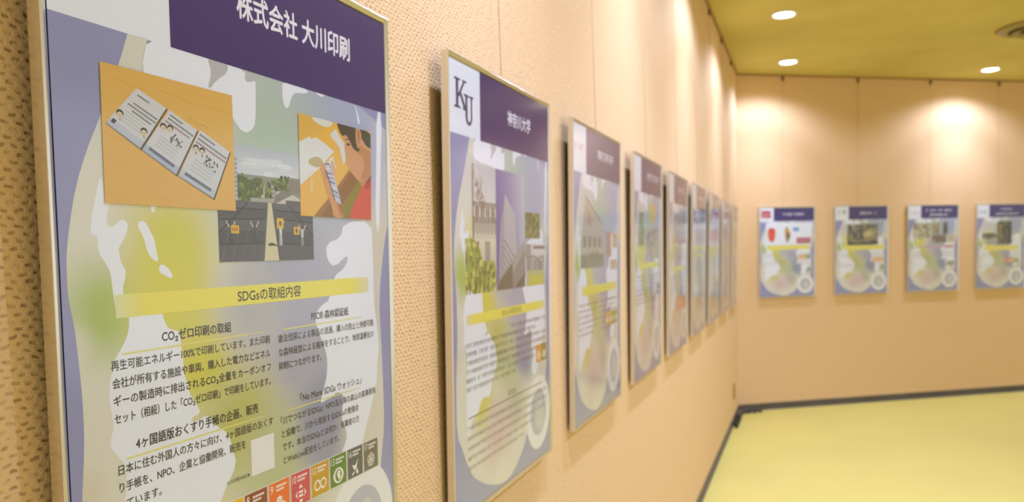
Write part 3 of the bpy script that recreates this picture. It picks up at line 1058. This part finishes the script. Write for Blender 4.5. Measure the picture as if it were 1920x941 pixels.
def poster_booklets(p):
    sheet = poster_art(p, None)
    b = banner(sheet)
    text_part(sheet, [('株式会社 大川印刷', 246, 479, 86, 34, .022)], 'f0eef2', 'title_lettering', 8)
    rooftop_photo(sheet)
    booklet_photo(sheet)
    reading_photo(sheet)
    strip(sheet, 62, 515, 384.5, 406.5)
    text_part(sheet, [('SDGsの取組内容', 231, 350, 403.5, 15.5, .012)], '2f2d30', 'strip_lettering')
    for a0, a1, h in ((67, 272, 440.5), (67, 269, 540), (312, 496, 441.5), (314, 484, 542.5)):
        pr = Print(7)
        pr.add(rect(a0, h - .8, a1 - 30, h + .8), 'e2da7a', 0)
        pr.add(rect(a1 - 30, h - .6, a1, h + .6), 'd8d39a', 0)
        pr.build('yellow_underline', sheet)
    E_ = 10.6
    text_part(sheet, [('CO₂ゼロ印刷の取組', 117, 218, 435.2, 12.2, .018),
                      ('再生可能エネルギー100%で印刷しています。また印刷', 54, 285, 455.4, E_, .011),
                      ('会社が所有する施設や車両、購入した電力などエネル', 54.6, 285.3, 472.2, E_, .011),
                      ('ギーの製造時に排出されるCO₂全量をカーボンオフ', 55, 285.4, 488.6, E_, .011),
                      ('セット（相殺）した「CO₂ゼロ印刷」で印刷をしています。', 55.3, 284, 505.4, E_, .011)])
    text_part(sheet, [('4ヶ国語版おくすり手帳の企画、販売', 78.8, 259.5, 534.2, 12.2, .018),
                      ('日本に住む外国人の方々に向け、4ヶ国語版のおくす', 57, 286.4, 554.2, E_, .011),
                      ('り手帳を、NPO、企業と協働開発、販売を', 57.3, 236, 570.8, E_, .011),
                      ('ています。', 65, 108, 587.4, E_, .011)])
    text_part(sheet, [('大川印刷WEB ▶', 202, 241.5, 605.2, 5.4, .0)], name='caption')
    text_part(sheet, [('FSC® 森林認証紙', 371, 459.5, 436.3, 12.2, .018),
                      ('違法伐採による製品の流通、購入の防止と持続可能', 300.8, 527, 457.4, E_, .011),
                      ('な森林経営による植林をすることで、地球温暖化の', 301.6, 526.4, 474.3, E_, .011),
                      ('抑制につながります。', 301, 391, 491.0, E_, .011)])
    text_part(sheet, [('「No More SDGs ウォッシュ」', 342.5, 489, 537.6, 12.0, .014),
                      ('「川でつながるSDGs」NPO法人海の森山の森事務局', 301.3, 528, 558.4, E_, .011),
                      ('と協働で、川から発信するSDGsの勉強会', 303, 480.3, 574.9, E_, .011),
                      ('です。本当のSDGsとは何か、有識者の方', 303.4, 481, 591.4, E_, .011),
                      ('とWebLive配信をしています。', 304.6, 428.6, 607.8, E_, .011)])
    pr = Print(8)
    pr.add(rect(244.6, 563.8, 287, 606.2), 'e6e6e4', 0)
    pr.build('blank_white_square', sheet)
    for k, n in enumerate(['7', '8', '9', '10', '12', '13', '16', '17']):
        goal_icon(sheet, n, 187.6 + 43.35 * k, 625.2)


# ---- the poster with the KU letters
def campus_photo(sheet):
    win = rect(98, 187.5, 219.5, 331)
    pr = Print(8, win)
    gradient_rows(pr, 98, 187, 220, 262, 'b9b9c0', 'd2d0ce', 8, 0)
    pr.add(rect(98, 262, 220, 331), 'c9c3b4', 0)
    pr.add(rect(98, 187, 106, 331), '8c8478', 3)
    for k in range(46):
        t = rnd.random()
        pr.add(ell(125 + 40 * (t - .3) + rnd.uniform(-16, 22), 205 + 75 * t + rnd.uniform(-8, 8), rnd.uniform(3, 9), rnd.uniform(3, 9), 8), rnd.choice(['9c9488', 'b3aba0', '857a70', 'a3998f', 'cfc9c2']), 1 + k * .02)
    for k in range(13):
        a = 104 + 9.2 * k
        c = rnd.choice(['6a5a4e', '54493f', '7c6a5c', '8e7b6a', '4d4a55'])
        pr.add(rect(a, 266, a + 6, 300), c, 2)
        pr.add(ell(a + 3, 262, 3, 4, 10), rnd.choice(['5a4538', '3f342e']), 3)
        pr.add(bar((a + 3, 298), (a + 1, 322), 3), '4a4038', 3)
        if k % 3 == 0:
            pr.add(rect(a + 1, 270, a + 6, 288), 'd8d2ca', 4)
    for k in range(6):
        pr.add(bar((110 + 18 * k, 331), (122 + 18 * k, 308), 2), 'ddd6bd', 4)
    return pr.build('campus_people_photo', sheet)


def tower_photo(sheet):
    win = rect(221.5, 187.5, 396.5, 437)
    pr = Print(8, win)
    for k in range(12):
        t = k / 11
        c = '%02x%02x%02x' % (int(110 + 78 * t), int(96 + 92 * t), int(160 + 40 * t))
        pr.add(rect(221 + 175 * k / 12, 187, 221 + 175 * (k + 1) / 12, 440), c, 0)
    pr.add([(273, 236), (268, 262), (250, 290), (240, 335), (232, 440), (330, 440), (345, 344), (337, 278)], 'b4b3b6', 1)
    pr.add([(273, 236), (268, 262), (250, 290), (240, 335), (232, 440), (262, 440), (266, 330)], '9c9ba6', 2)
    for k in range(7):
        pr.add(bar((262, 330 + 15 * k), (332 - 5 * k, 372 + 16 * k), 3.4), '77767e', 3)
    pr.add([(337, 278), (345, 344), (348, 400), (362, 400), (356, 320)], '9a9cae', 2)
    pr.add([(222, 440), (230, 420), (315, 378), (400, 328), (400, 440)], '8b867f', 4)
    pr.add([(316, 378), (400, 330), (400, 352), (320, 402)], 'a5a19c', 5)
    pr.add([(222, 440), (240, 418), (312, 384), (318, 440)], '6e655c', 5)
    for k in range(4):
        pr.add(bar((325, 412 + 9 * k), (398, 372 + 12 * k), 2.4), '9b968f', 6)
    pr.add([(320, 440), (398, 404), (398, 440)], '6a6258', 6)
    return pr.build('tower_photo', sheet)


def poster_letters(p):
    sheet = poster_art(p, None)
    banner(sheet)
    text_part(sheet, [('神奈川大学', 296, 443, 91, 34, .02)], 'f0eef2', 'title_lettering', 8)
    pr = Print(8)

    def serif_bar(P, hx='3a3b6e'):
        pr.add(P, hx, 0)
    # interlocked K and U
    K0, K1 = 24, 94
    for P in (rect(31, 42, 42, 92), rect(24, 40, 50, 44), rect(24, 90, 50, 94), bar((42, 72), (68, 43), 6), bar((50, 64), (72, 92), 9), rect(60, 40, 80, 43.5), rect(62, 90, 84, 94)):
        serif_bar(P)
    for P in (rect(73, 66, 83, 104), rect(98, 66, 105, 104), rect(67, 64, 89, 68), rect(92, 64, 111, 68)):
        serif_bar(P)
    n = 14
    for k in range(n):
        t0, t1 = math.pi * k / n, math.pi * (k + 1) / n
        serif_bar([(89 + 16 * math.cos(t0), 103 + 17 * math.sin(t0)), (89 + 16 * math.cos(t1), 103 + 17 * math.sin(t1)), (90 + 8 * math.cos(t1), 103 + 10 * math.sin(t1)), (90 + 8 * math.cos(t0), 103 + 10 * math.sin(t0))])
    pr.build('logo', sheet)
    campus_photo(sheet)
    tower_photo(sheet)
    win = rect(62, 331, 219.5, 437)
    pr = Print(9, win)
    gradient_rows(pr, 62, 331, 220, 390, 'd8d2b8', 'c4bfa4', 6, 0)
    pr.add(rect(160, 336, 188, 400), '9c9a92', 1)
    pr.add(rounded([(62, 332), (122, 332), (150, 380), (168, 372), (220, 378), (220, 440), (62, 440)], 1), '98a24a', 1)
    foliage(pr, [(62, 332), (122, 332), (150, 380), (220, 374), (220, 437), (62, 437)], 130, ['a2ad4c', '84903c', 'b8c05c', '6e7a34', 'c8cd72', '8f8250'], 8, 2)
    for k in range(5):
        pr.add(bar((80 + 24 * k, 440), (92 + 22 * k, 395), 5), '6d6140', 5)
    pr.build('tree_photo', sheet)
    win = rect(401, 269, 506, 328)
    pr = Print(9, win)
    pr.add(win, '8a8450', 0)
    foliage(pr, win, 70, ['8f8a4a', '7a7440', 'a39c58', '69653c'], 8, 1)
    pr.build('shrub_photo', sheet)
    win = rect(403, 341, 544, 437)
    pr = Print(9, win)
    pr.add(win, 'd2ccc6', 0)
    pr.add(rect(403, 341, 440, 372), '9d9892', 1)
    pr.add(rect(455, 345, 544, 352), '8d7768', 1)
    for k in range(9):
        a = 412 + 14 * k
        pr.add(rect(a, 372 + rnd.uniform(0, 8), a + 9, 402), rnd.choice(['57504e', '6f6662', '8b8280', '4c4346']), 2)
        pr.add(ell(a + 4.5, 369 + rnd.uniform(0, 6), 4, 5, 10), '5e4a40', 3)
    pr.add(rect(410, 402, 540, 437), 'b9b878', 2)
    pr.add(rect(430, 414, 524, 437), 'c8c03e', 3)
    pr.build('group_photo', sheet)
    strip(sheet, 64, 540, 475.5, 495.5)
    text_part(sheet, [('SDGsの取組内容', 250, 371, 493, 15.0, .0)], '6c6a4a', 'strip_lettering')
    rows = [(60 if k else 300, a1, 522 + 16.8 * k) for k, a1 in enumerate([545, 470, 540, 545, 520, 460, 330])]
    greek_part(sheet, rows, '77757a', 9.5)
    rows = [(64, a1, 697 + 19.5 * k) for k, a1 in enumerate([545, 545, 540, 450, 380])]
    greek_part(sheet, rows, '85808a', 8.5)
    pr = Print(8)
    pr.add(rect(66, 672.4, 514, 674.4), '4d4a3a', 0)
    pr.build('black_rule', sheet)
    greek_part(sheet, [(281, 335, 668.5)], '5d5a48', 13)
    pr = Print(9)
    pr.add(rect(472, 580, 510, 622), 'e0973c', 0)
    pr.add(rect(511, 580, 549, 622), '8a8c3a', 0)
    pr.add(ell(491, 606, 11, 12, 16), 'ecd3a4', 1)
    pr.add(ell(530, 606, 13, 10, 18), 'd9d6b4', 1)
    pr.build('goal_icon', sheet)


# ---- the posters further along
def photo(sheet, name, a0, h0, a1, h1, base_hex, cols, n, r):
    win = rect(a0, h0, a1, h1)
    pr = Print(8, win)
    pr.add(win, base_hex, 0)
    foliage(pr, win, n, cols, r, 1)
    return pr.build(name, sheet)


def shapes(sheet, name, items, base=8):
    pr = Print(base)
    for k, (P, hx) in enumerate(items):
        pr.add(P, hx, k)
    return pr.build(name, sheet)


def blurred_title(sheet, rows, size=22):
    for a0, a1, h in rows:
        pr = Print(8)
        greeked(pr, a0, a1, h, size, 'ece9ef', 0)
        pr.build('title_lettering', sheet)


def body(sheet, top, rows, hx='8b888e', rt=545, size=9):
    greek_part(sheet, [(60, 280 - 25 * (k % 3), top + 17 * k) for k in range(rows)], hx, size)
    greek_part(sheet, [(305, rt - 30 * (k % 2), top + 17 * k) for k in range(rows)], hx, size)


def icons(sheet, a0, h0, cols, wd=40):
    for k, c in enumerate(cols):
        pr = Print(9)
        a = a0 + k * (wd + 2)
        pr.add(rect(a, h0, a + wd, h0 + wd + 2), c, 0)
        pr.add(ell(a + wd / 2, h0 + wd * .65, wd * .24, wd * .22, 14), 'ece6d6', 1)
        pr.add(rect(a + 4, h0 + 4, a + 10, h0 + 14), 'ece6d6', 1)
        pr.build('goal_icon', sheet)


GREY = ['a8a49e', '8f8b86', 'bdb9b2', '77736e', 'cfcbc4']


def poster_left(i, p):
    sheet = poster_art(p, None)
    banner(sheet)
    if i == 2:
        blurred_title(sheet, [(282, 480, 86)], 30)
        greek_part(sheet, [(28, 118, 80)], 'c48a94', 20, 'logo')
        win = rect(80, 196, 352, 412)
        pr = Print(8, win)
        pr.add([(137, 205), (330, 280), (350, 350), (352, 412), (80, 412), (86, 330)], 'b9b0a0', 0)
        pr.add(bar((137, 205), (332, 281), 7), '8a857e', 1)
        pr.add([(150, 235), (205, 258), (205, 300), (150, 280)], 'bb9c84', 1)
        for k in range(4):
            pr.add(rect(105 + 58 * k, 320, 140 + 58 * k, 352), '8d877b', 1)
        pr.add(rect(80, 372, 352, 412), '8c8672', 2)
        foliage(pr, rect(80, 366, 352, 412), 30, ['857f66', '9c957a', '716c58'], 9, 3)
        pr.build('gabled_building_photo', sheet)
        photo(sheet, 'brown_photo', 386, 304, 450, 382, 'b5947c', ['a5836a', 'c4a78e'], 16, 10)
        photo(sheet, 'orange_photo', 470, 306, 530, 352, 'd0a880', ['dba25c', 'c9bcae'], 14, 9)
        photo(sheet, 'small_photo', 440, 392, 530, 424, 'c8b49c', ['d99c56', 'bfb3a4'], 14, 8)
        strip(sheet, 92, 536, 464, 490)
        body(sheet, 522, 6)
        icons(sheet, 376, 558, ['d9a42e', 'c3a23c', '7f9246', '8a9a58'])
    elif i == 3:
        blurred_title(sheet, [(262, 520, 86)], 30)
        shapes(sheet, 'round_yellow_picture', [(ell(390, 215, 58, 44, 30), 'd8b24a'), (ell(380, 212, 30, 24, 20), 'e0bf62')])
        photo(sheet, 'green_photo', 98, 216, 200, 344, '93a07a', ['7e8f62', 'a9b48e', 'b5b8aa'], 26, 14)
        photo(sheet, 'people_photo', 240, 272, 520, 400, 'b4aea6', GREY, 44, 15)
        strip(sheet, 90, 530, 412, 436)
        body(sheet, 470, 7)
        icons(sheet, 470, 506, ['6d7f8c', '7f7f86'])
    elif i == 4:
        blurred_title(sheet, [(262, 470, 86)], 30)
        photo(sheet, 'dark_photo', 150, 190, 520, 330, '8f8b88', GREY, 60, 16)
        photo(sheet, 'lower_photo', 150, 352, 330, 432, 'a39d92', GREY, 30, 13)
        strip(sheet, 90, 530, 446, 468)
        body(sheet, 498, 5)
        shapes(sheet, 'salmon_block', [(rect(200, 600, 520, 665), 'd39078'), (rect(220, 615, 400, 625), 'e4b8a4')])
    else:
        blurred_title(sheet, [(262, 490, 86)] if i != 6 else [(250, 520, 68), (290, 470, 104)], 28)
        photo(sheet, 'wide_photo', 130, 190 + 12 * (i % 3), 400, 350, ['8d8a86', 'a19a90', '7d858c', '9a9484'][i - 5], GREY, 46, 16)
        photo(sheet, 'side_photo', 412, 230, 530, 350, 'aaa59a', GREY, 24, 12)
        strip(sheet, 90, 530, 392, 414)
        body(sheet, 448, 8)
        icons(sheet, 440, 600, [['c9553f', 'd9a42e'], ['4f7d2a', '50525f'], ['2f7fb0', '4f7d2a'], ['d9a42e', 'cf3a55']][i - 5])


def poster_back(i, p):
    sheet = poster_art(p, None)
    banner(sheet, 151, 136)
    DK = ['57523f', '6f6a50', '8a8466', '3f3c34', 'a39c78']
    if i == 0:
        shapes(sheet, 'white_panel', [(rect(70, 150, 552, 364), 'e5e9f1')], 6)
        shapes(sheet, 'logo', [(rect(22, 36, 120, 104), 'b6323e'), (rect(30, 62, 110, 74), 'd9a0a4'), (rect(30, 84, 90, 92), 'd9a0a4')])
        blurred_title(sheet, [(250, 490, 84)], 26)
        shapes(sheet, 'orange_figure', [(rounded([(95, 206), (125, 196), (165, 206), (172, 250), (160, 320), (130, 338), (100, 318), (86, 250)], 2), 'd9542e'),
                                        (ell(130, 215, 26, 16, 18), 'c8442a'), (rounded([(100, 240), (92, 262), (98, 300), (110, 262)], 1), 'e0683e')])
        shapes(sheet, 'small_mascot_shape', [(rounded([(268, 196), (300, 190), (318, 230), (330, 270), (318, 300), (300, 345), (282, 330), (270, 270)], 2), 'a08434'),
                                             (ell(294, 222, 20, 24, 16), 'd0a03a'), (ell(310, 275, 16, 20, 14), '6b5a44'), (ell(285, 262, 12, 14, 12), 'c05a34')])
        shapes(sheet, 'blue_badge', [(ell(387, 214, 36, 20, 26), '3c86c0'), (rect(368, 208, 406, 219), 'a8cbe2')])
        shapes(sheet, 'red_badge', [(rect(392, 296, 542, 350), 'a93444'), (rect(402, 316, 530, 328), 'd8a4aa')])
        strip(sheet, 74, 548, 366, 406)
        body(sheet, 452, 3, 'a09ca4')
        icons(sheet, 412, 459, ['e0a03a', 'd9a42e', '4f7d2a'])
        body(sheet, 520, 3, 'b49aa4')
        icons(sheet, 502, 584, ['3f7d3a'])
    elif i == 1:
        shapes(sheet, 'logo', [(ell(46, 62, 16, 20, 18), 'c6c8c6'), (ell(102, 60, 16, 18, 18), '4f8a6a'), (ell(102, 60, 7, 8, 12), 'cfd8d0')])
        blurred_title(sheet, [(275, 470, 86)], 24)
        win = rect(137, 181, 475, 382)
        pr = Print(8, win)
        gradient_rows(pr, 137, 181, 475, 382, '6b6a60', '54503f', 8, 0)
        foliage(pr, win, 70, DK, 22, 1)
        pr.add(rounded([(150, 260), (215, 330), (300, 345), (330, 300), (300, 250), (430, 215), (460, 270), (470, 340), (140, 370)], 2), '8a8258', 5)
        pr.add(rounded([(330, 240), (420, 220), (450, 280), (400, 320), (330, 320), (300, 290)], 2), 'a89c62', 6)
        pr.add(rounded([(310, 268), (390, 250), (420, 276), (370, 300), (320, 296)], 2), 'c4b88a', 7)
        pr.add(rounded([(140, 350), (260, 372), (480, 345), (480, 384), (136, 384)], 1), '35322a', 7)
        pr.build('wide_dark_photo', sheet)
        strip(sheet, 97, 560, 386, 430)
        body(sheet, 470, 3, 'a09ca4')
        icons(sheet, 414, 509, ['e6a040', 'dd9a3a', 'e0a848'])
        body(sheet, 574, 2, 'b49aa4')
        icons(sheet, 500, 584, ['3f7d3a'])
    elif i == 2:
        greek_part(sheet, [(36, 126, 90)], 'c4606e', 20, 'logo')
        blurred_title(sheet, [(212, 515, 68), (256, 488, 112)], 24)
        photo(sheet, 'workshop_photo', 68, 178, 270, 330, 'b0a888', ['c9c2a6', '8f8a6a', '756f58', 'd2ccb4', 'a8a86c'], 50, 16)
        photo(sheet, 'shelf_photo', 280, 178, 370, 290, '978f72', ['7c7560', 'b3a98c', 'a49a78'], 30, 12)
        photo(sheet, 'dark_column_photo', 404, 176, 460, 292, '55544e', ['403f3c', '6b6962'], 20, 12)
        photo(sheet, 'table_photo', 280, 298, 446, 380, '7d6a58', ['9a8468', '5e4f44', 'b3a58a', '8c5f4a'], 30, 12)
        photo(sheet, 'box_photo', 458, 294, 532, 376, 'c2b796', ['cfc6aa', 'a99f80'], 20, 10)
        shapes(sheet, 'pink_line', [(rect(90, 412, 526, 424), 'cf98ac'), (rect(420, 404, 526, 432), 'cc8da2')])
        body(sheet, 470, 4, 'a09ca4')
        icons(sheet, 452, 566, ['6f7a5a', '5f6a54'])
    else:
        greek_part(sheet, [(28, 120, 92)], '5e5c60', 24, 'logo')
        blurred_title(sheet, [(290, 440, 66), (230, 510, 114)], 24)
        win = rect(246, 178, 424, 410)
        pr = Print(9, win)
        pr.add(win, '5f5636', 0)
        foliage(pr, win, 60, ['7b7040', '4a4330', '2f2c28', '8c8250', '3a352c'], 20, 1)
        pr.add(rect(262, 200, 300, 360), '86783c', 4)
        pr.add(rect(330, 220, 410, 380), '36312a', 4)
        pr.add(rect(350, 250, 366, 380), '7d7348', 5)
        pr.build('dark_upright_photo', sheet)
        photo(sheet, 'left_upper_photo', 70, 296, 236, 350, '5b5638', ['76703f', '3f3c30', '8f8a58'], 26, 12)
        photo(sheet, 'left_lower_photo', 110, 350, 236, 404, 'a09c92', GREY, 24, 11)
        strip(sheet, 86, 510, 424, 470)
        body(sheet, 500, 3, 'a09ca4')
        icons(sheet, 340, 556, ['d96a3a', 'e0a03a', 'd9a42e', '4f7d2a'])
        body(sheet, 625, 2, 'b49aa4')


for i, p in enumerate(posters):
    SHIFT[0] = [3.7, 6.0][i] if i < 2 else 0.0
    if i == 0:
        poster_booklets(p)
    elif i == 1:
        poster_letters(p)
    elif i < 9:
        poster_left(i, p)
    else:
        poster_back(i - 9, p)
